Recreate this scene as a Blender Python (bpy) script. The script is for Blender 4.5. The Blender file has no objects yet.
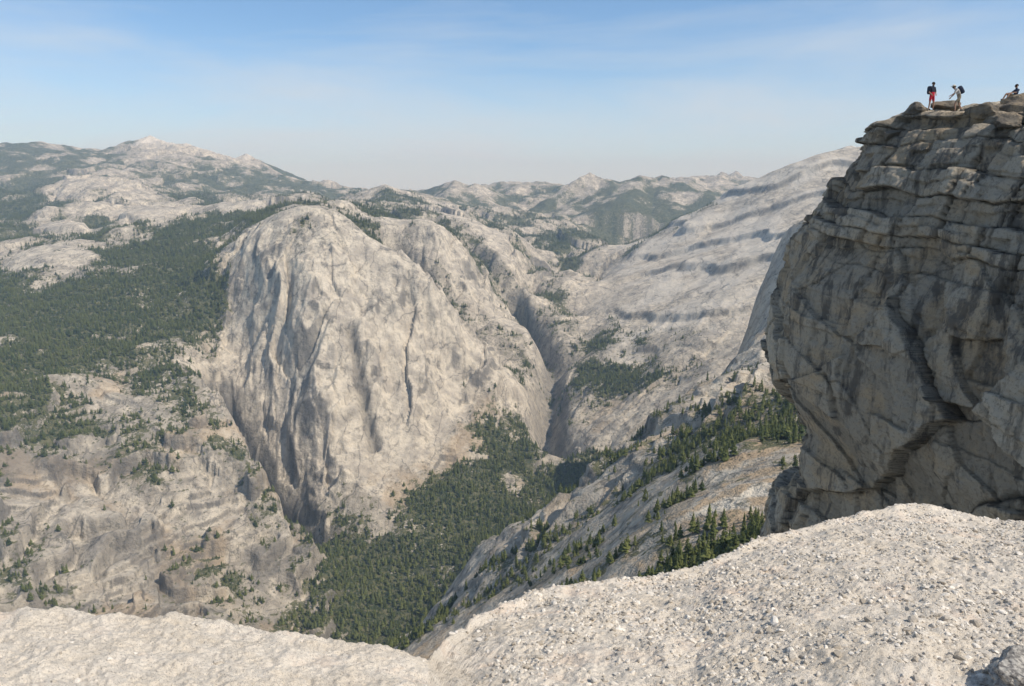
import bpy, bmesh, math, random, time
import numpy as np
from mathutils import Vector, Matrix
from mathutils.bvhtree import BVHTree
rng=np.random.default_rng(7); random.seed(7)
sc=bpy.context.scene
PITCH=math.radians(12.0); CP,SP=math.cos(PITCH),math.sin(PITCH); F=739.0
# image pixel and assumed depth -> world metres (column, row, depth along +Y)
def S(u,v,d):
    yi=(343-v)/F; den=CP+yi*SP
    return (d*(u-512)/F/den, d, d*(-SP+yi*CP)/den)
# ---------------------------------------------------------------- noise
def _h(ix,iy,seed):
    h=(ix.astype(np.int64)*374761393+iy.astype(np.int64)*668265263+seed*1442695041)&0xffffffff
    h=((h^(h>>13))*1274126177)&0xffffffff
    h=((h^(h>>16))*2246822519)&0xffffffff
    return (h^(h>>15))&0xffffffff
_a=np.arange(4096)*(6.2831853/4096);CT,ST=np.cos(_a),np.sin(_a)
def perlin(x,y,seed=0):
    x0=np.floor(x);y0=np.floor(y);fx=x-x0;fy=y-y0
    def g(ix,iy,dx,dy):
        a=_h(ix,iy,seed)&4095
        return CT[a]*dx+ST[a]*dy
    u=fx*fx*fx*(fx*(fx*6-15)+10);w=fy*fy*fy*(fy*(fy*6-15)+10)
    a=g(x0,y0,fx,fy);b=g(x0+1,y0,fx-1,fy);c=g(x0,y0+1,fx,fy-1);d=g(x0+1,y0+1,fx-1,fy-1)
    return ((a*(1-u)+b*u)*(1-w)+(c*(1-u)+d*u)*w)*1.5
def fbm(x,y,o=5,seed=0,gain=.5):
    s=0;a=1;f=1
    for i in range(o):
        s=s+a*perlin(x*f+i*17.3,y*f-i*9.1,seed+i*31);a*=gain;f*=2.03
    return s
def voro(x,y,seed=0):
    x0=np.floor(x);y0=np.floor(y)
    f1=np.full(x.shape,9.);f2=np.full(x.shape,9.);idv=np.zeros(x.shape)
    for i in(-1,0,1):
        for j in(-1,0,1):
            hh=_h(x0+i,y0+j,seed)
            hx=(hh&0xfff)/4096.;hy=((hh>>12)&0xfff)/4096.
            dd=np.hypot(x0+i+hx-x,y0+j+hy-y);hi=((hh>>20)&0xfff)/4096.
            n=dd<f1
            f2=np.where(n,f1,np.minimum(f2,dd));idv=np.where(n,hi,idv);f1=np.where(n,dd,f1)
    return f1,f2,idv
def cut1(x,row,seed):
    x0=np.floor(x)
    j=lambda k:k+.75*(_h(k,row,seed)/4294967296.-.5)
    a=j(x0);b=j(x0+1);lo=np.where(x<a,x0-1,np.where(x>=b,x0+1,x0))
    e=np.minimum(np.abs(x-j(lo)),np.abs(x-j(lo+1)))
    return e,lo
def bricks(u,v,w,h,seed):
    ev,row=cut1(v/h,np.zeros(v.shape),seed)
    eu,col=cut1(u/w+(_h(row,row*0,seed+5)/4294967296.)*3,row,seed+9)
    i=_h(row,col,seed+13)/4294967296.
    return np.minimum(ev*h,eu*w),i
def sst(a,b,x):
    t=np.clip((x-a)/(b-a),0,1);return t*t*(3-2*t)
# ---------------------------------------------------------------- helpers
def grid_mesh(name,X,Y,Z,attrs=None,mat=None,smooth=True,flip=False):
    n,m=X.shape
    me=bpy.data.meshes.new(name)
    co=np.stack([X,Y,Z],-1).reshape(-1,3).astype(np.float32)
    i=np.arange(n-1)[:,None]*m+np.arange(m-1)[None,:]
    q=np.stack([i,i+1,i+m+1,i+m],-1).reshape(-1,4)
    if flip:q=q[:,::-1]
    nf=len(q)
    me.vertices.add(len(co));me.vertices.foreach_set('co',co.ravel())
    me.loops.add(nf*4);me.loops.foreach_set('vertex_index',q.ravel().astype(np.int32))
    me.polygons.add(nf);me.polygons.foreach_set('loop_start',(np.arange(nf)*4).astype(np.int32))
    me.polygons.foreach_set('use_smooth',np.full(nf,smooth))
    me.update(calc_edges=True)
    for k,a in (attrs or {}).items():
        at=me.attributes.new(k,'FLOAT','POINT');at.data.foreach_set('value',a.ravel().astype(np.float32))
    ob=bpy.data.objects.new(name,me);sc.collection.objects.link(ob)
    if mat:me.materials.append(mat)
    return ob
class NT:
    def __init__(s,name):
        s.m=bpy.data.materials.new(name);s.m.use_nodes=True;s.t=s.m.node_tree;s.n=s.t.nodes;s.n.clear()
        s.out=s.n.new('ShaderNodeOutputMaterial');s.b=s.n.new('ShaderNodeBsdfPrincipled')
        s.t.links.new(s.b.outputs[0],s.out.inputs[0]);s.b.inputs['Roughness'].default_value=.9
        s.b.inputs['Specular IOR Level'].default_value=.1
    def L(s,a,b):s.t.links.new(a,b)
    def pos(s,sc=(1,1,1),rot=(0,0,0)):
        g=s.n.new('ShaderNodeNewGeometry');m=s.n.new('ShaderNodeMapping');m.inputs['Scale'].default_value=sc
        m.inputs['Rotation'].default_value=rot
        s.L(g.outputs['Position'],m.inputs[0]);return m.outputs[0]
    def noise(s,v,scale,det=4,rough=.6,dist=0):
        n=s.n.new('ShaderNodeTexNoise');s.L(v,n.inputs['Vector']);n.inputs['Scale'].default_value=scale
        n.inputs['Detail'].default_value=det;n.inputs['Roughness'].default_value=rough;n.inputs['Distortion'].default_value=dist
        return n.outputs['Fac']
    def rng(s,x,a,b,c=0.,d=1.):
        n=s.n.new('ShaderNodeMapRange');n.interpolation_type='SMOOTHSTEP'
        s.L(x,n.inputs[0])
        for i,q in enumerate((a,b,c,d)):n.inputs[i+1].default_value=q
        return n.outputs[0]
    def math(s,op,a,b=None):
        n=s.n.new('ShaderNodeMath');n.operation=op
        for i,q in enumerate((a,b)):
            if q is None:continue
            if isinstance(q,(int,float)):n.inputs[i].default_value=q
            else:s.L(q,n.inputs[i])
        return n.outputs[0]
    def mix(s,f,a,b,bt='MIX'):
        n=s.n.new('ShaderNodeMix');n.data_type='RGBA';n.blend_type=bt
        for i,q in ((0,f),(6,a),(7,b)):
            if isinstance(q,(int,float)):n.inputs[i].default_value=q
            elif isinstance(q,tuple):n.inputs[i].default_value=(*q,1)
            else:s.L(q,n.inputs[i])
        return n.outputs[2]
    def attr(s,nm):
        n=s.n.new('ShaderNodeAttribute');n.attribute_name=nm;return n.outputs['Fac']
    def bump(s,h,st,dist):
        n=s.n.new('ShaderNodeBump');n.inputs['Strength'].default_value=st;n.inputs['Distance'].default_value=dist
        s.L(h,n.inputs['Height']);s.L(n.outputs[0],s.b.inputs['Normal'])
    def col(s,c):
        if isinstance(c,tuple):s.b.inputs['Base Color'].default_value=(*c,1)
        else:s.L(c,s.b.inputs['Base Color'])
        return s.m
# ---------------------------------------------------------------- terrain material
t=NT('mountain_granite')
P=t.pos()
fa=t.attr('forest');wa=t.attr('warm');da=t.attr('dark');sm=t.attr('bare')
med=t.noise(P,.014,6,.70)
streak=t.noise(t.pos((1,1,.10),(0,0,.5)),.035,5,.72,.5)
ff=t.noise(P,.045,4,.8)
c=t.mix(t.rng(med,.36,.64),(.57,.505,.40),(.355,.315,.26))
c=t.mix(t.math('MULTIPLY',t.rng(fa,.05,.3,0,.6),t.rng(med,.3,.6,.4,1)),c,(.22,.195,.155))
c=t.mix(t.rng(streak,.50,.63,0,.58),c,(.185,.165,.135))
c=t.mix(t.math('MULTIPLY',t.rng(ff,.54,.62,0,.65),t.rng(sm,0,1,1,.2)),c,(.095,.093,.072))
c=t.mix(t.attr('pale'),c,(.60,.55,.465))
vo=t.n.new('ShaderNodeTexVoronoi');vo.feature='DISTANCE_TO_EDGE';vo.inputs['Scale'].default_value=.0085
dn=t.n.new('ShaderNodeVectorMath');dn.operation='MULTIPLY_ADD'
nn_=t.n.new('ShaderNodeTexNoise');t.L(P,nn_.inputs['Vector']);nn_.inputs['Scale'].default_value=.012;nn_.inputs['Detail'].default_value=4
t.L(nn_.outputs['Color'],dn.inputs[0]);dn.inputs[1].default_value=(90,90,60);t.L(t.pos((1.2,.4,.45),(.2,.35,.6)),dn.inputs[2]);t.L(dn.outputs[0],vo.inputs['Vector'])
c=t.mix(t.math('MULTIPLY',t.rng(vo.outputs['Distance'],.0,.03,.7,0),t.rng(med,.4,.55,.15,1)),c,(.10,.095,.085))
c=t.mix(wa,c,(.36,.265,.165))
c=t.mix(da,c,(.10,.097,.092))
fl=t.mix(t.rng(ff,.42,.6),(.034,.046,.020),(.13,.125,.07))
fm=t.rng(t.math('ADD',fa,t.math('MULTIPLY',t.math('SUBTRACT',ff,.5),1.9)),.42,.55)
c=t.mix(fm,c,fl)
t.bump(t.math('ADD',med,t.math('MULTIPLY',ff,.5)),.8,18)
terr_mat=t.col(c)
# ---------------------------------------------------------------- terrain control (u,v,range,forest)
LN=[]
def line(*p):LN.append(p)
# far skyline
line((-260,150,12000,.4),(-100,148,12000,.4),(0,151,12000,.4),(40,149,12000,.3),(90,157,12000,.35),(120,151,12500,-.1),(150,144,12500,-.3),(180,151,12500,-.3),(200,157,12500,-.1),(240,164,12500,-.1),(255,167,12500,.0),(268,178,12500,.4),(300,184,12500,.5),(350,190,12500,.5),(395,195,13000,.5))
line((-260,320,17000,.2),(1400,320,17000,.2))
line((395,196,14500,.3),(430,196,13500,.3),(500,197,14500,.3),(575,197,13500,.3),(620,195,13500,.2),(700,193,13500,.2),(722,186,13500,.1),(735,184,13500,.1),(760,192,13500,.2),(850,195,13500,.2),(1200,195,13500,.2))
line((432,200,10500,.4),(455,193,10500,.05),(475,195,10500,.1),(495,200,10500,.4))
line((575,201,10500,.4),(588,190,10500,.15),(600,193,10500,.2),(625,196,10500,.3),(640,192,10500,.1),(670,196,10500,.3),(690,198,10500,.2),(715,203,10500,.3),(850,208,10500,.3))
line((-260,172,9800,.7),(0,170,9800,.7),(80,170,9800,.55),(130,174,9800,.4),(180,174,10000,.4),(260,188,10000,.6),(340,200,10000,.6),(400,206,10000,.6),(470,211,9800,.4),(540,214,9800,.5),(580,214,9800,.4))
line((-260,205,7500,.85),(0,200,7500,.85),(50,190,8000,.4),(75,184,8000,.05),(115,183,8000,.0),(150,193,7700,.1),(175,200,7600,.7),(230,200,8000,.4),(300,205,8000,.7))
line((-260,235,5600,.85),(0,232,5600,.85),(30,230,5750,.6),(45,226,5800,.05),(80,221,5800,.0),(95,224,5900,.75),(118,220,5900,.6),(128,214,5950,.0),(167,217,5950,.0),(180,220,5900,.75),(210,214,6000,.5),(225,206,6200,.1),(260,203,6200,.05),(280,208,6100,.5))
line((-260,275,4200,.9),(0,278,4200,.6),(20,268,4250,.1),(50,258,4300,.0),(95,252,4400,.05),(112,258,4400,.75),(160,256,4400,.8),(205,258,4400,.6))
line((-260,300,3700,.8),(0,298,3700,.8),(100,290,3800,.8),(190,290,3800,.7))
line((-260,345,3000,.8),(0,342,3000,.75),(70,340,3150,.8),(130,335,3250,.8),(190,340,3250,.6))
line((-260,435,2350,.7),(0,425,2400,.6),(60,420,2500,.6),(120,405,2700,.5),(180,395,2800,.45),(212,388,2800,.35))
line((-260,520,2000,.45),(0,520,2050,.3),(100,515,2250,.15),(200,515,2330,.15),(255,520,2370,.12),(290,535,2380,.3))
line((-260,610,1700,.4),(0,605,1800,.3),(100,606,1900,.3),(200,612,1980,.3),(280,615,2060,.4),(330,610,2150,.6))
line((200,376,2900,.3),(232,430,2640,.3),(262,483,2480,.2),(292,532,2370,.3))
# valley floor
line((340,665,1950,.7),(380,640,2050,.75),(420,575,2320,.8),(450,525,2550,.95),(500,497,2700,.95),(540,475,2880,.9),(600,466,2950,.9),(620,470,2850,1))
line((400,560,2400,.8),(430,500,2650,1.),(465,470,2850,.9),(500,455,3000,.9),(525,440,3150,.7))
line((540,470,2900,.6),(553,445,3080,.4),(545,415,3400,.2),(549,390,3650,.2),(552,355,4050,.2),(535,325,4500,.4),(515,300,5000,.5),(560,262,6400,.4),(605,246,7400,.5))
# Watkins crest and face
line((224,290,3620,.4),(234,258,3750,.1),(258,232,3850,.02),(275,216,3900,.05),(300,209,3900,.05),(335,211,3900,.1),(355,222,3850,.3),(375,236,3800,.1),(400,254,3720,.02),(430,287,3620,.0),(460,327,3560,.0),(490,364,3500,.02),(520,387,3520,.05))
line((262,245,3680,.05),(300,228,3700,.25),(335,230,3700,.2),(365,248,3660,.02))
line((300,203,4700,.35),(340,203,4900,.3),(380,216,4900,.6),(398,220,4700,.05),(425,220,4650,.0),(441,233,4560,.0),(458,262,4470,.0),(476,292,4300,.0),(500,320,4200,.05),(545,345,4050,.1))
line((386,252,4350,.8),(422,292,4150,.8),(458,331,3950,.7),(508,367,3750,.5))
line((222,310,3500,.3),(222,345,3360,.05),(232,380,3230,.0),(256,425,3040,.0),(280,472,2860,.0),(306,524,2620,.3),(330,560,2380,.8))
line((248,290,3540,.0),(290,270,3440,.05),(335,272,3440,.0),(385,290,3470,.0))
line((262,330,3400,.0),(298,320,3240,.0),(345,322,3270,.0),(400,335,3350,.0),(440,360,3400,.0))
line((285,400,3110,.0),(315,395,2980,.0),(370,397,3040,.0),(420,405,3120,.0),(470,412,3240,.1))
line((308,470,2850,.0),(340,470,2760,.0),(400,458,2860,.0),(440,445,2990,.05),(480,430,3130,.3))
line((330,520,2560,.3),(370,510,2580,.5),(405,485,2730,.3),(450,462,2920,.4),(500,440,3110,.5),(515,415,3300,.4))
# centre ridges beyond
line((340,203,7200,.6),(365,200,7800,.4),(385,198,8000,.1),(415,208,7600,.6),(450,214,7200,.5),(490,224,6600,.4),(520,242,6000,.3),(540,270,5500,.3),(545,300,5000,.3),(560,335,4400,.3))
line((505,213,8800,.5),(540,217,8800,.4),(575,222,8600,.5),(600,239,8200,.6))
line((495,237,6900,.6),(520,221,7800,.2),(560,238,7000,.5),(590,262,6200,.3))
line((430,218,5900,.7),(470,242,5500,.6),(500,275,5100,.6),(515,295,4900,.6))
line((450,216,6300,.05),(480,230,5900,.0),(508,260,5400,.0),(528,300,4800,.05))
# Clouds Rest
line((600,252,7000,.5),(640,244,6900,.5),(690,220,6700,.4),(740,194,6500,.3),(780,172,6300,.05),(820,156,6150,-.1),(850,148,6050,-.1),(900,146,5900,.0),(1100,140,5700,.0))
line((640,300,8200,.2),(740,260,7900,.2),(850,240,7700,.1),(1100,220,7600,.1))
line((640,227,9000,.6),(700,220,9000,.6),(760,212,9200,.5),(850,208,9200,.3))
line((590,275,6000,.2),(640,262,5700,.05),(700,243,5500,.0),(750,222,5450,-.1),(800,192,5550,-.1),(850,180,5450,-.1))
line((575,310,5000,.1),(620,300,4900,.0),(680,285,4700,-.1),(740,265,4500,-.1),(800,235,4550,-.1),(900,225,4400,.0))
line((560,360,4100,.4),(600,350,4050,.5),(640,345,4000,.5),(680,325,4000,.2),(720,310,3950,-.1),(800,290,3900,.0))
line((560,400,3600,.4),(600,385,3650,.65),(640,375,3600,.6),(690,365,3500,.2),(740,360,3300,.0))
line((570,440,3200,.1),(610,425,3200,.2),(650,410,3150,.1),(700,405,3000,.05),(750,405,2900,.1))
# quarter domes and the ridge below
line((860,235,2700,.1),(790,256,2650,.0),(772,268,2600,.0),(757,300,2520,.0),(744,338,2400,.0),(734,372,2250,.1),(700,398,2000,.35),(665,425,1850,.35),(625,458,1760,.35),(580,488,1720,.4),(530,522,1720,.35),(490,540,1750,.3),(455,585,1760,.3),(425,625,1760,.4),(400,660,1750,.4))
line((880,262,2250,.05),(812,268,2230,.0),(796,300,2130,.0),(783,340,1980,.0),(772,378,1800,.2))
line((840,330,3050,.1),(780,420,2950,.1),(740,450,2700,.2),(700,465,2550,.3),(650,490,2450,.5),(600,512,2350,.6),(540,540,2200,.8),(490,580,2080,.8),(440,640,1970,.8))
# shoulder below the dome
line((860,370,1250,.5),(790,392,1250,.5),(750,398,1300,.45),(715,415,1330,.4),(680,445,1300,.35),(640,480,1250,.3),(590,520,1250,.3),(540,560,1200,.25),(490,600,1150,.2),(450,650,1080,.1))
line((860,440,880,.5),(790,440,900,.65),(740,445,930,.55),(700,462,930,.5),(672,482,900,.4),(640,520,860,.2),(590,565,830,.05),(530,605,800,.0),(480,650,760,.0))
line((860,500,620,.4),(790,495,650,.3),(740,490,700,.2),(700,500,720,.35),(668,520,700,.55),(650,550,640,.45),(620,585,600,.02),(560,620,560,.02))
line((860,560,430,.2),(790,550,450,.4),(730,555,500,.5),(690,565,540,.65),(655,580,560,.5))
line((860,700,150,.0),(700,700,240,.0),(600,720,300,0),(500,720,420,0),(400,720,620,0),(250,720,900,.1),(0,720,1050,.1),(-260,720,1100,.1))
line((1100,700,130,0),(1100,450,900,.3),(1100,250,2500,.1))
line((-260,1100,130,.0),(300,1100,130,0),(800,1000,110,0))
pts=[]
for p in LN:
    q=[(*S(a,b,d),f) for a,b,d,f in p]
    for a,b in zip(q[:-1],q[1:]):
        a=np.array(a);b=np.array(b)
        L=math.hypot(b[0]/b[1]-a[0]/a[1],math.log(b[1]/a[1]))
        k=max(1,int(L/.03))
        for i in range(k):pts.append(a+(b-a)*i/k)
    pts.append(np.array(q[-1]))
pts=np.array(pts);cx=pts[:,0]/pts[:,1];cy=np.log(pts[:,1])
def ker(dx,dy):return np.sqrt(dx*dx+dy*dy+.008**2)
K=ker(cx[:,None]-cx,cy[:,None]-cy)
n=len(pts);A=np.zeros((n+3,n+3));A[:n,:n]=K-np.eye(n)*1e-3
A[:n,n]=1;A[:n,n+1]=cx;A[:n,n+2]=cy;A[n:,:n]=A[:n,n:].T
R=np.zeros((n+3,2));R[:n,0]=pts[:,2];R[:n,1]=pts[:,3]
W=np.linalg.solve(A,R)
TX=np.linspace(-.88,.88,1060)
def geo(a,b,k):return np.exp(np.linspace(math.log(a),math.log(b),k,endpoint=False))
D=np.concatenate([geo(110,500,50),geo(500,1600,260),geo(1600,4300,640),geo(4300,8000,280),geo(8000,17000,220),geo(17000,45000,30)])
LD=np.log(D)
ctx=np.linspace(TX[0],TX[-1],300);cld=np.linspace(LD[0]-.001,LD[-1]+.001,560)
gx,gy=np.meshgrid(ctx,cld)
gx=gx.ravel();gy=gy.ravel();out=np.zeros((gx.size,2))
wx=gx+.009*fbm(gx*9,gy*9,4,5);wy=gy+.009*fbm(gx*9,gy*9,4,9)
for i in range(0,gx.size,8000):
    k=ker(wx[i:i+8000,None]-cx,wy[i:i+8000,None]-cy)
    out[i:i+8000]=k@W[:n]+W[n]+wx[i:i+8000,None]*W[n+1]+wy[i:i+8000,None]*W[n+2]
out=out.reshape(560,300,2)
def bil(tx,ld):
    a=(tx-ctx[0])/(ctx[1]-ctx[0]);b=(ld-cld[0])/(cld[1]-cld[0])
    a=np.clip(a,0,298.999);b=np.clip(b,0,558.999)
    i=a.astype(int);j=b.astype(int);u=(a-i)[...,None];v=(b-j)[...,None]
    return (out[j,i]*(1-u)+out[j,i+1]*u)*(1-v)+(out[j+1,i]*(1-u)+out[j+1,i+1]*u)*v
gTX,gLD=np.meshgrid(TX,LD)
o=bil(gTX,gLD)
gD=np.exp(gLD);gX=gTX*gD;gY=gD
Z=o[...,0].copy();FO=o[...,1]
Z=np.where(gD>17000,-500+fbm(gX/4000,gY/4000,3,3)*120,Z)
Zb=Z.copy()
def slopes(Z):
    a,b=np.gradient(Z);sx=b/np.gradient(gX,axis=1)
    return sx,(a-sx*np.gradient(gX,axis=0))/np.gradient(gY,axis=0)
sx,sy=slopes(Zb);sb=np.hypot(sx,sy)
flat=1-.85*sst(.65,.95,FO)*sst(4000,3000,gD)
bare=sst(.20,.04,FO)*sst(2000,3000,gD)*sst(8500,7000,gD)
near=sst(1700,1000,gD)
far=sst(5500,8000,gD)
back=sst(8000,9500,gD)
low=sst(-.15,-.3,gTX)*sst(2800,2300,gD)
crz=sst(.10,.18,gTX)*sst(3500,4000,gD)*sst(7000,6300,gD)
for k,lam in enumerate([2200,1000,480,230,110,52,25,12]):
    amp=(.07+.01*far)*lam*np.clip(gD*(.12)/lam,0,1)
    if lam==2200:amp=amp*.2
    if lam==1000:amp=amp*(.7-.35*back)
    if lam<1001:amp=amp*(1-.5*crz)
    if lam<500: amp=amp*(1-(.45 if lam>100 else .7)*bare)*(1-.35*near)*(1-.3*low)
    if lam<30: amp=amp*(gD<5000)
    nz=perlin(gX/lam+3.1*k,gY/lam+7.7*k,k*13)
    if k in(1,2,4,6): nz=(.42-np.abs(nz))*1.3
    Z=Z+amp*nz*flat
ca,sa_=math.cos(.6),math.sin(.6)
jx=gX*ca+gY*sa_;jy=-gX*sa_+gY*ca
w1=fbm(gX/500,gY/500,4,501)
rug=(1-.93*bare)*flat*(1-.9*crz)*(1-.6*low)
domeh=0
for lam,a,lo_,hi_ in((1500,95,7000,9000),(650,100,4300,6000),(280,30,1700,3000),(110,9,900,1500)):
    f1,f2,iv=voro(jx/lam+.25*w1,jy/(lam*.65)+.25*w1,int(lam))
    dm=np.clip(1-(f1*1.15)**2,0,1)*(.4+.9*iv)
    Z=Z+a*(dm-.85+(iv-.5)*.35)*rug*sst(lo_,hi_,gD)*(1-.3*back)
    if lam in(650,1500):domeh=domeh+dm*.6
# named summits on the skyline: faceted pyramids
for (u_,v_,d_,sl) in ((150,135,12450,.55),(130,140,12350,.55),(172,142,12450,.55),(206,149,12500,.45),(246,153,12550,.6),(262,161,12500,.7),(40,141,12050,.25),(6,142,12050,.3),(90,148,12050,.25),
    (455,180,10550,.45),(475,183,10500,.5),(432,188,11500,.35),(545,184,13900,.5),(520,187,13900,.4),(590,172,10450,.7),(607,178,10500,.45),(640,175,10500,.4),(662,175,10600,.45),(690,181,10500,.45),(722,171,13450,.85),(736,170,13400,.95),(762,180,13400,.5),(385,184,8050,.42),(412,190,8600,.4),(500,186,12000,.4),(570,184,12500,.5)):
    x_,y_,z_=S(u_,v_,d_)
    m_=(np.abs(gX-x_)<1600)&(np.abs(gY-y_)<1600)
    dx_=gX[m_]-x_;dy_=gY[m_]-y_;an=np.arctan2(dy_,dx_)
    rr=np.hypot(dx_,dy_*.8)*(1+.22*np.sin(an*3+u_)+.12*np.sin(an*7+v_))
    nz=fbm(gX[m_]/260,gY[m_]/260,4,900)*26*np.clip(rr/150,0,1)
    Z[m_]=np.maximum(Z[m_],z_-sl*rr+nz)
# ribs and gullies running down the fall line of the big faces
wig=fbm(gX/400,gY/400,3,141)
west=sst(.06,.0,gTX)
for lam,a in((170,1.1),(75,.75),(32,.42),(14,.24)):
    rb_=west*np.abs(perlin(gX/lam+wig*1.2,Zb/(lam*6)+3,int(lam)))+(1-west)*.75*np.abs(perlin(gY/(lam*1.7)+gX/(lam*5)+wig,Zb/(lam*8),int(lam)+3))
    Z=Z-(rb_-.25)*a*lam*.32*np.clip(sb,0,1.6)*(west*sst(.35,.9,sb)+(1-west)*sst(.2,.5,sb))*sst(1200,2200,gD)*flat*(gD<9000)
# angular slabs on the Watkins wall
f1,f2,iv=voro(gX/120+.4*wig,Zb/260+.3*w1,777)
Z=Z+(iv-.5)*60*west*sst(.6,1.1,sb)*sst(2200,2500,gD)*(gD<5000)
f1,f2,iv=voro(gX/44+.5*w1,Zb/100+.4*wig,778)
Z=Z+(iv-.5)*17*west*sst(.6,1.1,sb)*sst(1700,2300,gD)*(gD<5000)
# stepped exfoliation ledges
lw=sst(-.2,-.32,gTX)*sst(2900,2500,gD)+.9*sst(-.1,.02,gTX)*sst(2100,1700,gD)*sst(1150,1400,gD)
for per,a,sd_ in((90,60,21),(30,17,22)):
    led=(Z/per+fbm(gX/320,gY/320,3,sd_)*1.1)%1
    Z=Z+(sst(.0,.15,led)-led)*a*lw*sst(.25,.6,fbm(gX/300,gY/300,3,sd_+4)+.5)
    if per==90:ledl=lw*sst(.14,.02,np.abs(led-.08))
# long diagonal joints across the Clouds Rest slab
led=((Z*.9+gY*.22)/260+fbm(gX/900,gY/900,3,31)*.45)%1
Z=Z+(sst(.0,.10,led)-led)*38*crz
ledm=crz*sst(.07,.0,np.abs(led-.05))*sst(-.3,.2,fbm(gX/350,gY/350,3,35))
def carve(poly,depth,width):
    global Z
    q=[S(*p)[:2] for p in poly];best=np.full(Z.shape,1e9)
    for a,b in zip(q[:-1],q[1:]):
        a=np.array(a);b=np.array(b);ab=b-a
        tt=np.clip(((gX-a[0])*ab[0]+(gY-a[1])*ab[1])/(ab@ab),0,1)
        best=np.minimum(best,np.hypot(gX-a[0]-tt*ab[0],gY-a[1]-tt*ab[1]))
    g=np.exp(-(best/width)**2);Z=Z-depth*g;return g
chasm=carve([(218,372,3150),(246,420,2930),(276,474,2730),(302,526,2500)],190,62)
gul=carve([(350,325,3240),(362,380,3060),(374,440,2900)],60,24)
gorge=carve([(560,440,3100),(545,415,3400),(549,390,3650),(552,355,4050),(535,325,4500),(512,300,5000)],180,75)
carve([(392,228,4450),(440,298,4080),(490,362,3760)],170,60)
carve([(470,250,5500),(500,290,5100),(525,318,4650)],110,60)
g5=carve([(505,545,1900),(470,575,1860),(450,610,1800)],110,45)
dZx,dZy=slopes(Z);slope=np.hypot(dZx,dZy)
fn=fbm(gX/330,gY/330,6,61,.62)
leftp=sst(-.2,-.3,gTX)*sst(3200,3600,gD)*sst(.2,.4,FO)
hoff=sst(-.1,-.35,-FO*0+FO)*back*(gTX<-.25)
dens=FO+fn*(.5-.2*bare)-.30*sst(.8,1.5,slope)*(1-.6*leftp)-.12*bare+.24*far*(1-hoff)+.15*leftp+(.42-domeh)*.65*sst(4500,6500,gD)*(1-bare)*(1-crz)+.14*sst(4300,5000,gD)*sst(-.2,-.1,gTX)*(1-bare)-.25*crz
warm=sst(.15,.8,fbm(gX/300,gY/300,6,71,.65))*.5*sst(3800,3000,gD)*(1-bare)
sand=sst(-.2,.2,fbm(gX/60,gY/60,4,73))*near*sst(.8,.45,slope)*.85
warm=np.maximum(warm,sand)
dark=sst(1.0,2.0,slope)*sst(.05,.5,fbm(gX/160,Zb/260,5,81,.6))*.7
dark=np.maximum(dark,.9*sst(.2,.6,chasm));dark=np.maximum(dark,.6*gorge);dark=np.maximum(dark,.7*g5);dark=np.maximum(dark,.6*gul)  # shade painted dark into chasm, gorge and lower gully; gul is stained rock
dark=np.maximum(dark,.6*ledm);dark=np.maximum(dark,.45*ledl*sst(-.2,.2,fbm(gX/120,gY/120,4,87)))  # ledm darkens the joints; ledl paints overhang shade along the ledges
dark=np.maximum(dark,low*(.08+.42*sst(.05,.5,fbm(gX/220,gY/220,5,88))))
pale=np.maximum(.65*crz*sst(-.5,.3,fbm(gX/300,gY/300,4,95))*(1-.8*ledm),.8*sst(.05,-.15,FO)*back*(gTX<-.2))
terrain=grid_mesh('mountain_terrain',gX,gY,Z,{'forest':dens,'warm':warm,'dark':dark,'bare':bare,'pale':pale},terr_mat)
# ---------------------------------------------------------------- trees
def conifer(name,seed,mats,wid=.17,sparse=0.,T=13):
    r=random.Random(seed);V=[];Fc=[];M=[]
    prev=None
    for z,rad in((-.05,.022),(.3,.016),(.7,.009),(1.,.001)):
        ring=[]
        for i in range(4):
            a=i*1.5708;V.append((math.cos(a)*rad,math.sin(a)*rad,z));ring.append(len(V)-1)
        if prev:
            for i in range(4):Fc.append((prev[i],prev[(i+1)%4],ring[(i+1)%4],ring[i]));M.append(0)
        prev=ring
    z0=.10+r.random()*.10
    for k in range(T):
        q=k/(T-1);z=z0+(1-z0)*q
        R=wid*((1-q)**.75)*(.8+.4*r.random())+.012
        nb=7 if q<.7 else 5
        for b in range(nb):
            if r.random()<sparse:continue
            a=b*6.2832/nb+r.random()*.8+k;l=R*(.65+.6*r.random());w=l*.42+.008
            zz=z+r.uniform(-.02,.02);dr=.035+.05*r.random()
            ca,sa=math.cos(a),math.sin(a);i0=len(V)
            V+= [(0,0,zz+.025),(ca*l*.6-sa*w,sa*l*.6+ca*w,zz-dr*.5),(ca*l,sa*l,zz-dr*.7),(ca*l*.6+sa*w,sa*l*.6-ca*w,zz-dr*.5),(ca*l*.62,sa*l*.62,zz+.012)]
            for f in((0,1,4),(1,2,4),(2,3,4),(3,0,4)):Fc.append(tuple(i0+j for j in f));M.append(1)
    me=bpy.data.meshes.new(name);me.from_pydata(V,[],Fc);me.materials.append(mats[0]);me.materials.append(mats[1])
    me.polygons.foreach_set('material_index',M);me.update()
    return bpy.data.objects.new(name,me)
def fol_mat(name,a,b):
    t=NT(name);oi=t.n.new('ShaderNodeObjectInfo')
    c=t.mix(oi.outputs['Random'],a,b)
    c=t.mix(t.rng(t.noise(t.pos(),.006,4,.6),.42,.62,0,.55),c,(.12,.13,.045))
    t.b.inputs['Roughness'].default_value=.8
    return t.col(c)
fol=fol_mat('conifer_foliage',(.036,.052,.018),(.125,.14,.045))
fol2=fol_mat('light_foliage',(.07,.09,.03),(.10,.12,.05))
bt=NT('bark');bark=bt.col(bt.mix(bt.noise(bt.pos(),2,2),(.10,.07,.05),(.2,.15,.12)))
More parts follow.
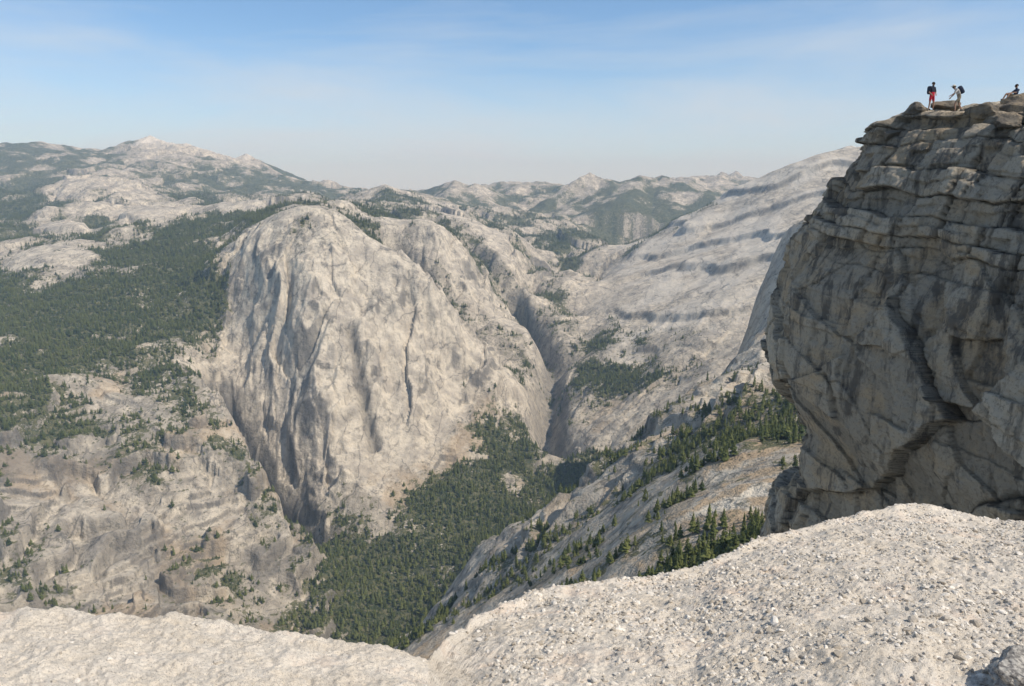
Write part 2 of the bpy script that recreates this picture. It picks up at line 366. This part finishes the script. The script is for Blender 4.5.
tcol=bpy.data.collections.new('conifer_kinds')
for i in range(4):tcol.objects.link(conifer('conifer_kind_%d'%i,i+3,(bark,fol),.15+.03*i,.05+.05*i))
bcol=bpy.data.collections.new('shrub_kinds')
def shrub(name,seed):
    r=random.Random(seed);V=[];Fc=[]
    for k in range(90):
        th=r.random()*6.283;ph=math.acos(r.random());rad=.35+.2*r.random()
        cxx=math.cos(th)*math.sin(ph)*rad;cyy=math.sin(th)*math.sin(ph)*rad;cz=math.cos(ph)*rad*1.1+.2
        i0=len(V)
        for j in range(3):V.append((cxx+r.uniform(-.16,.16),cyy+r.uniform(-.16,.16),cz+r.uniform(-.14,.14)))
        Fc.append((i0,i0+1,i0+2))
    me=bpy.data.meshes.new(name);me.from_pydata(V,[],Fc);me.materials.append(fol2);me.update()
    return bpy.data.objects.new(name,me)
for i in range(3):bcol.objects.link(shrub('shrub_kind_%d'%i,i+40))
def scatter(name,P,scl,rot,coll,vid):
    me=bpy.data.meshes.new(name);me.vertices.add(len(P));me.vertices.foreach_set('co',P.astype(np.float32).ravel())
    a=me.attributes.new('scl','FLOAT_VECTOR','POINT');a.data.foreach_set('vector',scl.astype(np.float32).ravel())
    a=me.attributes.new('rot','FLOAT_VECTOR','POINT');a.data.foreach_set('vector',rot.astype(np.float32).ravel())
    a=me.attributes.new('vid','INT','POINT');a.data.foreach_set('value',vid.astype(np.int32))
    ob=bpy.data.objects.new(name,me);sc.collection.objects.link(ob)
    g=bpy.data.node_groups.new(name+'_nodes','GeometryNodeTree')
    g.interface.new_socket('Geometry',in_out='INPUT',socket_type='NodeSocketGeometry')
    g.interface.new_socket('Geometry',in_out='OUTPUT',socket_type='NodeSocketGeometry')
    N=g.nodes;gi=N.new('NodeGroupInput');go=N.new('NodeGroupOutput');ip=N.new('GeometryNodeInstanceOnPoints')
    ci=N.new('GeometryNodeCollectionInfo');ci.inputs['Collection'].default_value=coll
    ci.inputs['Separate Children'].default_value=True;ci.inputs['Reset Children'].default_value=True
    ip.inputs['Pick Instance'].default_value=True
    def at(nm,ty):
        q=N.new('GeometryNodeInputNamedAttribute');q.data_type=ty;q.inputs['Name'].default_value=nm
        return q.outputs['Attribute']
    L=g.links.new
    L(gi.outputs[0],ip.inputs['Points']);L(ci.outputs[0],ip.inputs['Instance'])
    L(at('vid','INT'),ip.inputs['Instance Index']);L(at('scl','FLOAT_VECTOR'),ip.inputs['Scale'])
    L(at('rot','FLOAT_VECTOR'),ip.inputs['Rotation']);L(ip.outputs[0],go.inputs[0])
    m=ob.modifiers.new('scatter','NODES');m.node_group=g
    return ob
def pick(weight,N):
    w=weight[:-1,:-1].ravel();cw=np.cumsum(w);r_=rng.random(N)*cw[-1]
    idx=np.searchsorted(cw,r_);m=weight.shape[1]-1
    j=idx//m;i=idx%m;a=rng.random(N);b=rng.random(N)
    def it(A):return (A[j,i]*(1-a)+A[j,i+1]*a)*(1-b)+(A[j+1,i]*(1-a)+A[j+1,i+1]*a)*b
    return np.stack([it(gX),it(gY),it(Z)],-1),cw[-1],np.exp(LD[j])
area=gD*(TX[1]-TX[0])*np.gradient(D)[:,None]
fine=fbm(gX/70,gY/70,3,91)
prob=sst(.28,.75,dens+fine*.32)*np.where(gD>8500,0,1)*(np.clip(4500/gD,0,1)**1.5)*(gD>380)*(np.abs(gTX)<.76)*(1+1.5*near)
Pt,tot,dd=pick(area*prob,84000)
N=len(Pt);h=rng.uniform(11,29,N)*(.5+.5*rng.random(N))*np.clip(dd/1400,.8,1.15)
sclv=np.stack([h*rng.uniform(.9,1.4,N)]*2+[h],-1)
rot=np.zeros((N,3));rot[:,2]=rng.random(N)*6.28
scatter('conifer_forest',Pt,sclv,rot,tcol,rng.integers(0,4,N))
pr2=sst(.10,.4,dens+fine*.4)*(gD<4500)*(gD>350)*(slope<1.4)
Pb,_,dd=pick(area*pr2,18000);N=len(Pb)
h=rng.uniform(2,6,N)*np.clip(dd/1500,.5,1.4);rot=np.zeros((N,3));rot[:,2]=rng.random(N)*6.28
scatter('shrub_cover',Pb,np.stack([h,h,h*.8],-1),rot,bcol,rng.integers(0,3,N))
# ---------------------------------------------------------------- foreground granite
t=NT('foreground_granite');P=t.pos()
n1=t.noise(P,2.5,5,.65);n2=t.noise(P,45,5,.75);n3=t.noise(P,170,3,.7)
c=t.mix(t.rng(n1,.3,.7),(.66,.575,.46),(.76,.69,.59))
c=t.mix(t.rng(n2,.56,.72,0,.55),c,(.42,.35,.27))
c=t.mix(t.rng(n3,.56,.64,0,.75),c,(.14,.125,.11))
c=t.mix(t.rng(n3,.32,.44,.5,0),c,(.80,.76,.68))
c=t.mix(t.rng(n1,.52,.66,0,.4),c,(.64,.47,.33))
t.bump(t.math('ADD',n2,t.math('MULTIPLY',n3,.45)),1.0,.014)
fg_mat=t.col(c)
rim=[(-250,608,3.6),(-100,612,3.6),(0,616,3.6),(30,612,3.6),(60,611,3.65),(100,613,3.6),(140,618,3.6),(180,619,3.6),(220,626,3.6),(260,634,3.55),(300,638,3.5),(350,643,3.45),(400,650,3.4),(428,657,3.4),(445,642,3.9),(470,624,4.4),(500,606,4.8),(530,597,5.1),(570,590,5.3),(610,583,5.4),(650,577,5.5),(700,568,5.7),(730,553,6.0),(760,543,6.3),(800,531,6.7),(850,518,7.2),(900,511,7.6),(940,511,7.6),(975,519,7.4),(1024,523,7.2),(1150,522,7.2),(1500,530,7)]
rp=np.array([S(*r) for r in rim]);rb=rp[:,0]/rp[:,1]
ftx=np.linspace(-1.2,1.5,1150);rd=np.interp(ftx,rb,rp[:,1]);rz=np.interp(ftx,rb,rp[:,2])
s=np.concatenate([np.linspace(.12,1,560),1+np.linspace(.004,1,100)**1.3*2.2])
FT,FS=np.meshgrid(ftx,s)
RD=np.broadcast_to(rd,FT.shape);RZ=np.broadcast_to(rz,FT.shape)
d_=RD*FS;X_=FT*d_;Y_=d_
z0=-1.55
inner=z0+(RZ-z0)*np.clip((FS-.12)/.88,0,1)+.0
bul=.10*np.sin(np.clip((FS-.12)/.88,0,1)*math.pi)
ov=np.clip(FS-.93,0,9)
Zf=inner+bul*.5-(ov**1.35)*RD*1.6+(0.07**1.35)*RD*1.6*sst(.93,1.0,FS)
Zf+=.050*fbm(X_*1.1,Y_*1.1,5,201)+.018*fbm(X_*7,Y_*7,5,211)
f1,f2,idv=voro(X_*26+.6*fbm(X_*8,Y_*8,2,7),Y_*26,221)
right=sst(.0,.12,FT+.10+.03*fbm(Y_*3,X_*3,2,9))
Zf+=(np.clip(.5-f1,0,1)*.030*(idv>.3))*right*(.4+.6*sst(-.3,.3,fbm(X_*1.5,Y_*1.5,2,5)))
Zf+=.014*np.abs(fbm(X_*20,Y_*20,3,231))*(1-.5*right)
fg=grid_mesh('granite_ledge',X_,Y_,Zf,{},fg_mat)
t=NT('pebble_granite');oi=t.n.new('ShaderNodeObjectInfo');P=t.pos()
c=t.mix(oi.outputs['Random'],(.33,.285,.225),(.74,.68,.59));c=t.mix(t.rng(t.noise(P,140,3,.7),.55,.65,0,.7),c,(.13,.12,.11))
peb_mat=t.col(c)
pcol=bpy.data.collections.new('pebble_kinds')
from mathutils import noise as mn
def rock(name,seed,sub,mat,jag=.35,flat=.75):
    bm=bmesh.new();bmesh.ops.create_icosphere(bm,subdivisions=sub,radius=1)
    r=random.Random(seed)
    pl=[(Vector((r.gauss(0,1),r.gauss(0,1),r.gauss(0,1))).normalized(),r.uniform(.5,.85)) for _ in range(11)]
    for v in bm.verts:
        p=v.co.copy()
        for nn,dd in pl:
            e=p.dot(nn)-dd
            if e>0:p-=nn*e*.95
        p*=1+jag*.3*mn.fractal(p*1.7+Vector((seed,0,0)),1,2,4)
        p.z*=flat;v.co=p
    me=bpy.data.meshes.new(name);bm.to_mesh(me);bm.free();me.materials.append(mat)
    return bpy.data.objects.new(name,me)
for i in range(5):pcol.objects.link(rock('pebble_kind_%d'%i,i+1,2,peb_mat))
wgt=(RD*FS)*(RD/700)*right*(FS<1.02)*(FS>.3)*(np.abs(FT)<.9)*(.35+sst(-.2,.4,fbm(X_*1.3,Y_*1.3,3,301)))+.03*(FS<1.0)*(FS>.3)*(np.abs(FT)<.9)*.02
keep=(gX,gY,Z,LD)
gX,gY,Z=X_,Y_,Zf;LD=np.zeros(len(s))
Pp,_,_=pick(wgt*np.gradient(s)[:,None],20000)
gX,gY,Z,LD=keep
N=len(Pp);r_=.004+.015*rng.random(N)**3.0+.018*(rng.random(N)>.985)
scatter('gravel',Pp,np.stack([r_*rng.uniform(.8,1.5,N),r_,r_],-1),rng.random((N,3))*np.array([.6,.6,6.28]),pcol,rng.integers(0,5,N))
# dark weathered rock poking out at the right-hand corner
wr_mat=NT('weathered_granite');wr=wr_mat.col(wr_mat.mix(wr_mat.rng(wr_mat.noise(wr_mat.pos(),40,5,.75),.4,.6),(.14,.13,.12),(.42,.39,.34)))
ro=rock('weathered_rock',91,5,wr,.8,.5);sc.collection.objects.link(ro);x,y,z=S(1016,668,2.75);ro.location=(x,y,z-.02);ro.scale=(.17,.13,.15);ro.rotation_euler=(.2,.1,.6)
# ---------------------------------------------------------------- cliff
t=NT('cliff_granite');P=t.pos();tn=t.attr('tone');ck=t.attr('crackm')
n1=t.noise(P,.35,5,.65);n2=t.noise(t.pos((1,1,.13)),.9,5,.7,.4);n3=t.noise(P,5,6,.75)
c=t.mix(tn,(.23,.20,.16),(.62,.54,.42))
c=t.mix(t.rng(n1,.45,.62,0,.7),c,(.50,.38,.245))
c=t.mix(t.rng(n2,.49,.63,0,.82),c,(.115,.105,.092))
c=t.mix(t.rng(n3,.50,.66,0,.55),c,(.15,.133,.11))
c=t.mix(ck,c,(.03,.026,.023))
t.bump(n3,1.0,.25)
cl_mat=t.col(c)
path=[(44,6),(38,18),(34,28),(30,38),(27.6,45),(25.6,50),(26.6,55),(31,60),(40,66),(55,72)]
pp=np.array(path,float);sl=np.concatenate([[0],np.cumsum(np.hypot(*np.diff(pp,axis=0).T))])
ss=np.linspace(0,sl[-1],1000)
k_=np.exp(-.5*(np.arange(-45,46)/16.)**2);k_/=k_.sum()
def smo(a):
    e=np.concatenate([np.full(45,a[0])+(np.arange(-45,0))*(a[1]-a[0]),a,a[-1]+np.arange(1,46)*(a[-1]-a[-2])]);return np.convolve(e,k_,'valid')
px=smo(np.interp(ss,sl,pp[:,0]));py=smo(np.interp(ss,sl,pp[:,1]))
tx_=np.gradient(px);ty_=np.gradient(py);ll=np.hypot(tx_,ty_);nx=-ty_/ll;ny=tx_/ll
if nx[500]>0:nx,ny=-nx,-ny
topz=np.interp(py,[6,28,38,50,70],[1.2,2.6,3.5,4.7,5.0])
wz=np.linspace(-50,0,700)
wall=np.repeat(wz[:,None],1000,1)
inn=np.linspace(.03,22,130)
oz=[-50,-29.3,-26.7,-22.4,-19.4,-17.3,-11.6,-7.3,-3.7,-1,0]
oo=[9,5.0,4.3,4.3,6.0,6.5,6.1,4.2,2.7,1.2,0]
off=np.interp(wall,oz,oo)
Sg,_=np.meshgrid(ss,wz)
zz=wall+topz
u=Sg;v=zz
wu=u+.25*fbm(u/3,v/3,4,401);wv=v+.6*fbm(u/7,v/7,3,411)+.08*fbm(u*.9,v*.9,3,415)-.06*u
ea,ia=bricks(wu+.1*wv,wv,4.6,5.2,421)
eb,ib=bricks(wu+.15*wv,wv,3.0,1.6,431)
ec,ic=bricks(wu*1.0,wv,1.6,.7,441)
f1,f2,iv=voro((wu+.5*wv)/5.5,wv/7.5,477)
g1,g2,ig=voro((wu-.4*wv)/2.6,wv/3.6,478)
up=sst(-9,-1,v+2.5*fbm(u/6,v/6,2,451))
lo=1-up
disp=(ia-.5)*(1.1*up+.6*lo)+(iv-.5)*2.0*lo+(ig-.5)*.9*lo+(ib-.5)*(1.3*up+.1*lo)+(ic-.5)*(.5*up+.02*lo)+.25*fbm(u/3,v/3,5,461)+.09*fbm(u*2,v*2,3,471)
e1=np.clip(1-ea/.06,0,1)*(.2+.8*up);e0=np.clip(1-(f2-f1)/.015,0,1)*lo;e4=np.clip(1-(g2-g1)/.02,0,1)*lo*.6;e2=np.clip(1-eb/.06,0,1)*up;e3=np.clip(1-ec/.05,0,1)*.5*up
disp-=.25*e1+.22*e0+.2*e2+.08*e3+.1*e4
fade=sst(0,-.8,wall)*.75+.25
disp*=fade
X1=px+nx*(off+disp);Y1=py+ny*(off+disp);Z1=zz+.15*disp
Sp,In=np.meshgrid(ss,inn)
eq,iq=bricks(Sp,In,2.4,1.6,481)
X2=X1[-1]-nx*In;Y2=Y1[-1]-ny*In
Z2=Z1[-1]+In*.075+(iq-.5)*.6*sst(0,.6,In)+.12*fbm(Sp,In,4,491)*sst(0,.4,In)
X3=np.concatenate([X1,X2]);Y3=np.concatenate([Y1,Y2]);Z3=np.concatenate([Z1,Z2])
tone=np.concatenate([ia*.3+iv*.35*lo+ig*.35*lo+ib*.45*up+.12-.08*lo,iq*.3+.7]);ckm=np.concatenate([np.clip(e0*.7+e1*.8+e2*.7+e3*.3+e4*.6,0,.9),In*0])
cliff=grid_mesh('granite_cliff',X3,Y3,Z3,{'tone':tone,'crackm':ckm},cl_mat,flip=True)
sub=np.stack([X3[500:,:],Y3[500:,:],Z3[500:,:]],-1);nr,nc=sub.shape[:2]
ii=(np.arange(nr-1)[:,None]*nc+np.arange(nc-1)[None,:]).ravel()
bvh=BVHTree.FromPolygons([tuple(q) for q in sub.reshape(-1,3).tolist()],[(int(q),int(q+1),int(q+nc+1),int(q+nc)) for q in ii])
def ground(x,y):
    h=bvh.ray_cast(Vector((x,y,60)),Vector((0,0,-1)));return h[0].z if h[0] else 5
bp=bpy.data.objects.new('boulder_pile',None);sc.collection.objects.link(bp)
for i,(u_,v_,d_b,sz) in enumerate([(985,118,45,.9),(1003,112,46,1.0),(1020,104,47,1.2),(1012,122,43,.9),(1030,110,44,1.3),(975,124,46,.6),(915,113,50,.8),(945,112,50,.7),(965,116,48,.6),(1040,98,48,1.5),(895,118,50.5,.6)]):
    x,y,z=S(u_,v_,d_b);o_=rock('boulder_%d'%i,60+i,4,cl_mat,.6,.6);sc.collection.objects.link(o_);o_.parent=bp
    o_.location=(x,y,ground(x,y)+sz*.15);o_.scale=(sz*1.3,sz,sz);o_.rotation_euler=(0,0,i*1.3)
# ---------------------------------------------------------------- people
def flatmat(n,c):
    t=NT(n);return t.col(t.mix(t.noise(t.pos(),30,3),tuple(q*.75 for q in c),c))
MT=[flatmat('skin',(.45,.28,.20)),flatmat('hair',(.03,.02,.015)),flatmat('dark_shirt',(.03,.035,.05)),flatmat('red_shorts',(.5,.03,.05)),flatmat('pale_shirt',(.55,.52,.48)),flatmat('khaki_trousers',(.30,.25,.18)),flatmat('sun_hat',(.6,.55,.45)),flatmat('boots',(.06,.045,.035)),flatmat('backpack_cloth',(.05,.06,.09))]
def skin_mesh(name,J,B,root,parent,lv=2):
    names=list(J);ix={k:i for i,k in enumerate(names)}
    me=bpy.data.meshes.new(name);me.from_pydata([J[k][0] for k in names],[(ix[a],ix[b]) for a,b,_ in B],[])
    ob=bpy.data.objects.new(name,me);bpy.data.collections['tmp'].objects.link(ob)
    md=ob.modifiers.new('s','SKIN');md.use_smooth_shade=True
    sv=me.skin_vertices[0].data
    for k in names:
        r_=J[k][1];sv[ix[k]].radius=r_ if isinstance(r_,tuple) else (r_,r_)
    sv[ix[root]].use_root=True
    sb=ob.modifiers.new('d','SUBSURF');sb.levels=lv;sb.render_levels=lv
    return ob,J,B,parent
pend=[]
tmp=bpy.data.collections.new('tmp');sc.collection.children.link(tmp)
def finish_skin():
    dg=bpy.context.evaluated_depsgraph_get()
    for ob,J,B,parent in pend:
        nm=bpy.data.meshes.new_from_object(ob.evaluated_get(dg))
        nm.materials.clear()
        for m_ in MT:nm.materials.append(m_)
        for p in nm.polygons:
            c_=p.center;bd=9;bm_=0
            for a,b,mi in B:
                A_=Vector(J[a][0]);d_=Vector(J[b][0])-A_;t_=max(0,min(1,(c_-A_).dot(d_)/max(d_.length_squared,1e-9)))
                q=(A_+d_*t_-c_).length-.5*(J[a][1][0] if isinstance(J[a][1],tuple) else J[a][1])
                if q<bd:bd=q;bm_=mi
            p.material_index=bm_;p.use_smooth=True
        o2=bpy.data.objects.new(ob.name,nm);sc.collection.objects.link(o2);o2.parent=parent
        bpy.data.objects.remove(ob)
    sc.collection.children.unlink(tmp);bpy.data.collections.remove(tmp)
def hand(name,w,dirv,side,parent):
    d=Vector(dirv).normalized();s_=Vector(side).normalized()
    for i in range(5):
        if i<4:
            b0=w+d*.01;b1=w+d*.085+s_*(.028-.019*i);L_=(.07,.08,.075,.058)[i];bend=d.cross(s_)*.02
            b2=b1+d*L_*.5+bend*.5;b3=b1+d*L_*.9+bend*1.6
        else:
            b0=w+d*.01;b1=w+d*.03+s_*.035;b2=b1+d*.03+s_*.02;b3=b2+d*.028
        J={'a':(b0,.014),'b':(b1,.012),'c':(b2,.009),'d':(b3,.0075)}
        pend.append(skin_mesh(name+'_finger_%d'%i,J,[('a','b',0),('b','c',0),('c','d',0)],'a',parent,1))
def person(name,loc,yaw,pose,top,bottom,hat,legskin=True,pack=True):
    e=bpy.data.objects.new(name,None);sc.collection.objects.link(e)
    J={k:(Vector(p),r) for k,(p,r) in pose.items()}
    lm=0 if legskin else bottom
    B=[('pel','wai',bottom),('wai','che',top),('che','nkb',top),('nkb','nk',0),('nk','hd',0),('hd','tp',1)]
    for s_ in'LR':
        B+=[('che','sh'+s_,top),('sh'+s_,'el'+s_,top),('el'+s_,'wr'+s_,0),('wr'+s_,'pm'+s_,0),('pel','hp'+s_,bottom),('hp'+s_,'th'+s_,bottom),('th'+s_,'kn'+s_,lm),('kn'+s_,'an'+s_,lm),('an'+s_,'to'+s_,7)]
    pend.append(skin_mesh('body',J,B,'pel',e))
    for s_ in'LR':
        w=J['wr'+s_][0];d=(J['pm'+s_][0]-w);side=Vector((0,1,0)) if abs(d.normalized().y)<.8 else Vector((1,0,0))
        hand('hand_'+s_,w,d,side,e)
    hd=J['hd'][0]
    def blob(nm,p,sc_,mi,sub=3):
        bm=bmesh.new();bmesh.ops.create_icosphere(bm,subdivisions=sub,radius=1)
        me=bpy.data.meshes.new(nm);bm.to_mesh(me);bm.free();me.materials.append(MT[mi])
        for q in me.polygons:q.use_smooth=True
        o=bpy.data.objects.new(nm,me);sc.collection.objects.link(o);o.location=p;o.scale=sc_;o.parent=e;return o
    blob('nose',hd+Vector((0,.105,-.005)),(.014,.02,.022),0,2)
    for sx in(-1,1):
        blob('eye',hd+Vector((sx*.032,.088,.02)),(.013,.01,.009),1,2);blob('ear',hd+Vector((sx*.08,0,0)),(.014,.025,.034),0,2)
    blob('mouth',hd+Vector((0,.09,-.05)),(.026,.008,.007),3,2)
    blob('hair',hd+Vector((0,-.02,.045)),(.088,.10,.085),1)
    if hat:
        blob('hat_crown',hd+Vector((0,-.01,.09)),(.095,.105,.075),6)
        blob('hat_brim',hd+Vector((0,.01,.07)),(.17,.19,.012),6)
    if pack:
        c0=J['che'][0]*.55+J['wai'][0]*.45
        up_=(J['che'][0]-J['wai'][0]).normalized();bk=Vector((1,0,0)).cross(up_);bk=-bk if bk.y>0 else bk
        o=blob('backpack',c0+bk*.22+up_*.05,(1,1,1),8,3)
        me=o.data
        for v in me.vertices:
            q=v.co
            v.co=Vector((.16*math.copysign(abs(q.x)**.5,q.x),.12*math.copysign(abs(q.y)**.5,q.y),.26*math.copysign(abs(q.z)**.5,q.z)))
        o.rotation_euler=(math.atan2(-up_.y,up_.z),0,0)
    e.location=loc;e.rotation_euler=(0,0,yaw);return e
def std():
    P={'pel':((0,0,.95),(.15,.11)),'wai':((0,0,1.10),(.14,.10)),'che':((0,0,1.32),(.16,.115)),'nkb':((0,0,1.46),(.07,.065)),'nk':((0,.01,1.53),.058),'hd':((0,.02,1.63),(.078,.092)),'tp':((0,.015,1.72),(.06,.075))}
    for s_,x in(('L',-1),('R',1)):
        P.update({'sh'+s_:((x*.17,0,1.41),.062),'el'+s_:((x*.30,-.03,1.16),.045),'wr'+s_:((x*.20,.10,.98),.030),'pm'+s_:((x*.16,.15,.93),(.04,.018)),
        'hp'+s_:((x*.10,0,.88),.095),'th'+s_:((x*.14,.01,.62),.078),'kn'+s_:((x*.16,.03,.50),.058),'an'+s_:((x*.19,0,.09),.042),'to'+s_:((x*.21,.15,.035),(.045,.035))})
    return P
def feet(u_,v_,d_p):
    x,y,z=S(u_,v_,d_p);return x,y,ground(x,y)
x,y,z=feet(931,106,50.0)
person('hiker',(x,y,z),math.radians(200),std(),2,3,False)
p2=std()
for k,(dy,dz) in {'wai':(.05,0),'che':(.17,-.03),'nkb':(.27,-.07),'nk':(.32,-.08),'hd':(.38,-.11),'tp':(.42,-.12),'shL':(.2,-.04),'shR':(.2,-.04)}.items():
    q,r_=p2[k];p2[k]=((q[0],q[1]+dy,q[2]+dz),r_)
p2['elL']=((-.27,.38,1.16),.045);p2['wrL']=((-.22,.58,1.02),.03);p2['pmL']=((-.21,.67,.98),(.04,.018))
p2['elR']=((.27,.25,1.12),.045);p2['wrR']=((.22,.42,.95),.03);p2['pmR']=((.21,.47,.88),(.04,.018))
p2['thL']=((-.12,.20,.66),.078);p2['knL']=((-.12,.26,.52),.058);p2['anL']=((-.12,.22,.10),.042);p2['toL']=((-.12,.38,.04),(.045,.035))
p2['thR']=((.12,-.04,.62),.078);p2['knR']=((.12,-.06,.50),.058);p2['anR']=((.12,-.28,.12),.042);p2['toR']=((.12,-.16,.04),(.045,.035))
x,y,z=feet(958,110,49.0)
person('hiker',(x,y,z),math.radians(80),p2,4,5,True)
p3={'pel':((0,0,.14),(.15,.12)),'wai':((0,-.06,.28),(.14,.10)),'che':((0,-.10,.50),(.16,.115)),'nkb':((0,-.08,.64),(.07,.065)),'nk':((0,-.06,.71),.058),'hd':((0,-.04,.81),(.078,.092)),'tp':((0,-.045,.90),(.06,.075))}
for s_,q in(('L',-1),('R',1)):
    p3.update({'sh'+s_:((q*.17,-.10,.59),.062),'el'+s_:((q*.27,.08,.40),.045),'wr'+s_:((q*.18,.30,.42),.03),'pm'+s_:((q*.15,.38,.42),(.04,.018)),
     'hp'+s_:((q*.10,.05,.12),.095),'th'+s_:((q*.13,.33,.32),.078),'kn'+s_:((q*.14,.44,.40),.058),'an'+s_:((q*.15,.62,.06),.042),'to'+s_:((q*.16,.76,.03),(.045,.035))})
x2,y2,z2=S(1014,100,47.5)
person('hiker',(x2,y2,z2),math.radians(95),p3,8,5,False,True,False)
finish_skin()
# ---------------------------------------------------------------- haze, sky, sun, camera
bm=bmesh.new();bmesh.ops.create_cube(bm,size=1)
me=bpy.data.meshes.new('haze');bm.to_mesh(me);bm.free()
hz=bpy.data.objects.new('haze',me);sc.collection.objects.link(hz);hz.scale=(70000,60000,4600);hz.location=(0,22000,-900)
m=bpy.data.materials.new('haze_air');m.use_nodes=True;nt=m.node_tree;nt.nodes.clear()
ou=nt.nodes.new('ShaderNodeOutputMaterial');vs=nt.nodes.new('ShaderNodeVolumeScatter');vs.inputs['Color'].default_value=(.52,.75,1,1)
vs.inputs['Density'].default_value=3.9e-5;vs.inputs['Anisotropy'].default_value=0
nt.links.new(vs.outputs[0],ou.inputs['Volume']);me.materials.append(m)
SE,SA=math.radians(50),math.radians(114)
sd=Vector((math.sin(SA)*math.cos(SE),math.cos(SA)*math.cos(SE),math.sin(SE)))
sl_=bpy.data.lights.new('sun','SUN');sl_.energy=5.0;sl_.angle=math.radians(.5);sl_.color=(1,.935,.835)
so=bpy.data.objects.new('sun',sl_);sc.collection.objects.link(so);so.rotation_euler=(-sd).to_track_quat('-Z','Y').to_euler()
w=bpy.data.worlds.new('World');sc.world=w;w.use_nodes=True;nt=w.node_tree;bg=nt.nodes['Background']
sk=nt.nodes.new('ShaderNodeTexSky');sk.sky_type='NISHITA';sk.sun_disc=False;sk.sun_elevation=SE;sk.sun_rotation=SA
sk.altitude=2000;sk.dust_density=.8;sk.ozone_density=2
tc=nt.nodes.new('ShaderNodeTexCoord');mp=nt.nodes.new('ShaderNodeMapping');mp.inputs['Scale'].default_value=(1.0,1.0,6);mp.inputs['Rotation'].default_value=(.1,.14,0)
no=nt.nodes.new('ShaderNodeTexNoise');no.inputs['Scale'].default_value=1.7;no.inputs['Detail'].default_value=8;no.inputs['Roughness'].default_value=.58;no.inputs['Distortion'].default_value=.4
mr=nt.nodes.new('ShaderNodeMapRange');mr.inputs[1].default_value=.45;mr.inputs[2].default_value=.75;mr.inputs[4].default_value=.6
sx_=nt.nodes.new('ShaderNodeSeparateXYZ');hz_=nt.nodes.new('ShaderNodeMapRange');hz_.interpolation_type='SMOOTHSTEP'
hz_.inputs[1].default_value=.20;hz_.inputs[2].default_value=0;hz_.inputs[3].default_value=0;hz_.inputs[4].default_value=.4
ad=nt.nodes.new('ShaderNodeMath');ad.operation='ADD';ad.use_clamp=True
mx=nt.nodes.new('ShaderNodeMix');mx.data_type='RGBA';mx.inputs[7].default_value=(5.0,5.4,5.8,1)
tn_=nt.nodes.new('ShaderNodeMix');tn_.data_type='RGBA';tn_.blend_type='MULTIPLY';tn_.inputs[0].default_value=1;tn_.inputs[7].default_value=(.82,1,1.10,1)
l=nt.links.new
l(tc.outputs['Generated'],mp.inputs[0]);l(mp.outputs[0],no.inputs[0]);l(no.outputs[0],mr.inputs[0])
l(tc.outputs['Generated'],sx_.inputs[0]);l(sx_.outputs[2],hz_.inputs[0]);l(hz_.outputs[0],ad.inputs[0]);l(mr.outputs[0],ad.inputs[1]);l(ad.outputs[0],mx.inputs[0])
l(sk.outputs[0],tn_.inputs[6]);l(tn_.outputs[2],mx.inputs[6]);l(mx.outputs[2],bg.inputs[0]);bg.inputs[1].default_value=.14
cam=bpy.data.cameras.new('camera');cam.sensor_width=36;cam.lens=F*36/1024;cam.clip_end=90000;cam.clip_start=.1
co=bpy.data.objects.new('camera',cam);sc.collection.objects.link(co);co.rotation_euler=(math.radians(90)-PITCH,0,0)
sc.camera=co
sc.view_settings.view_transform='Standard';sc.view_settings.look='None';sc.view_settings.exposure=0
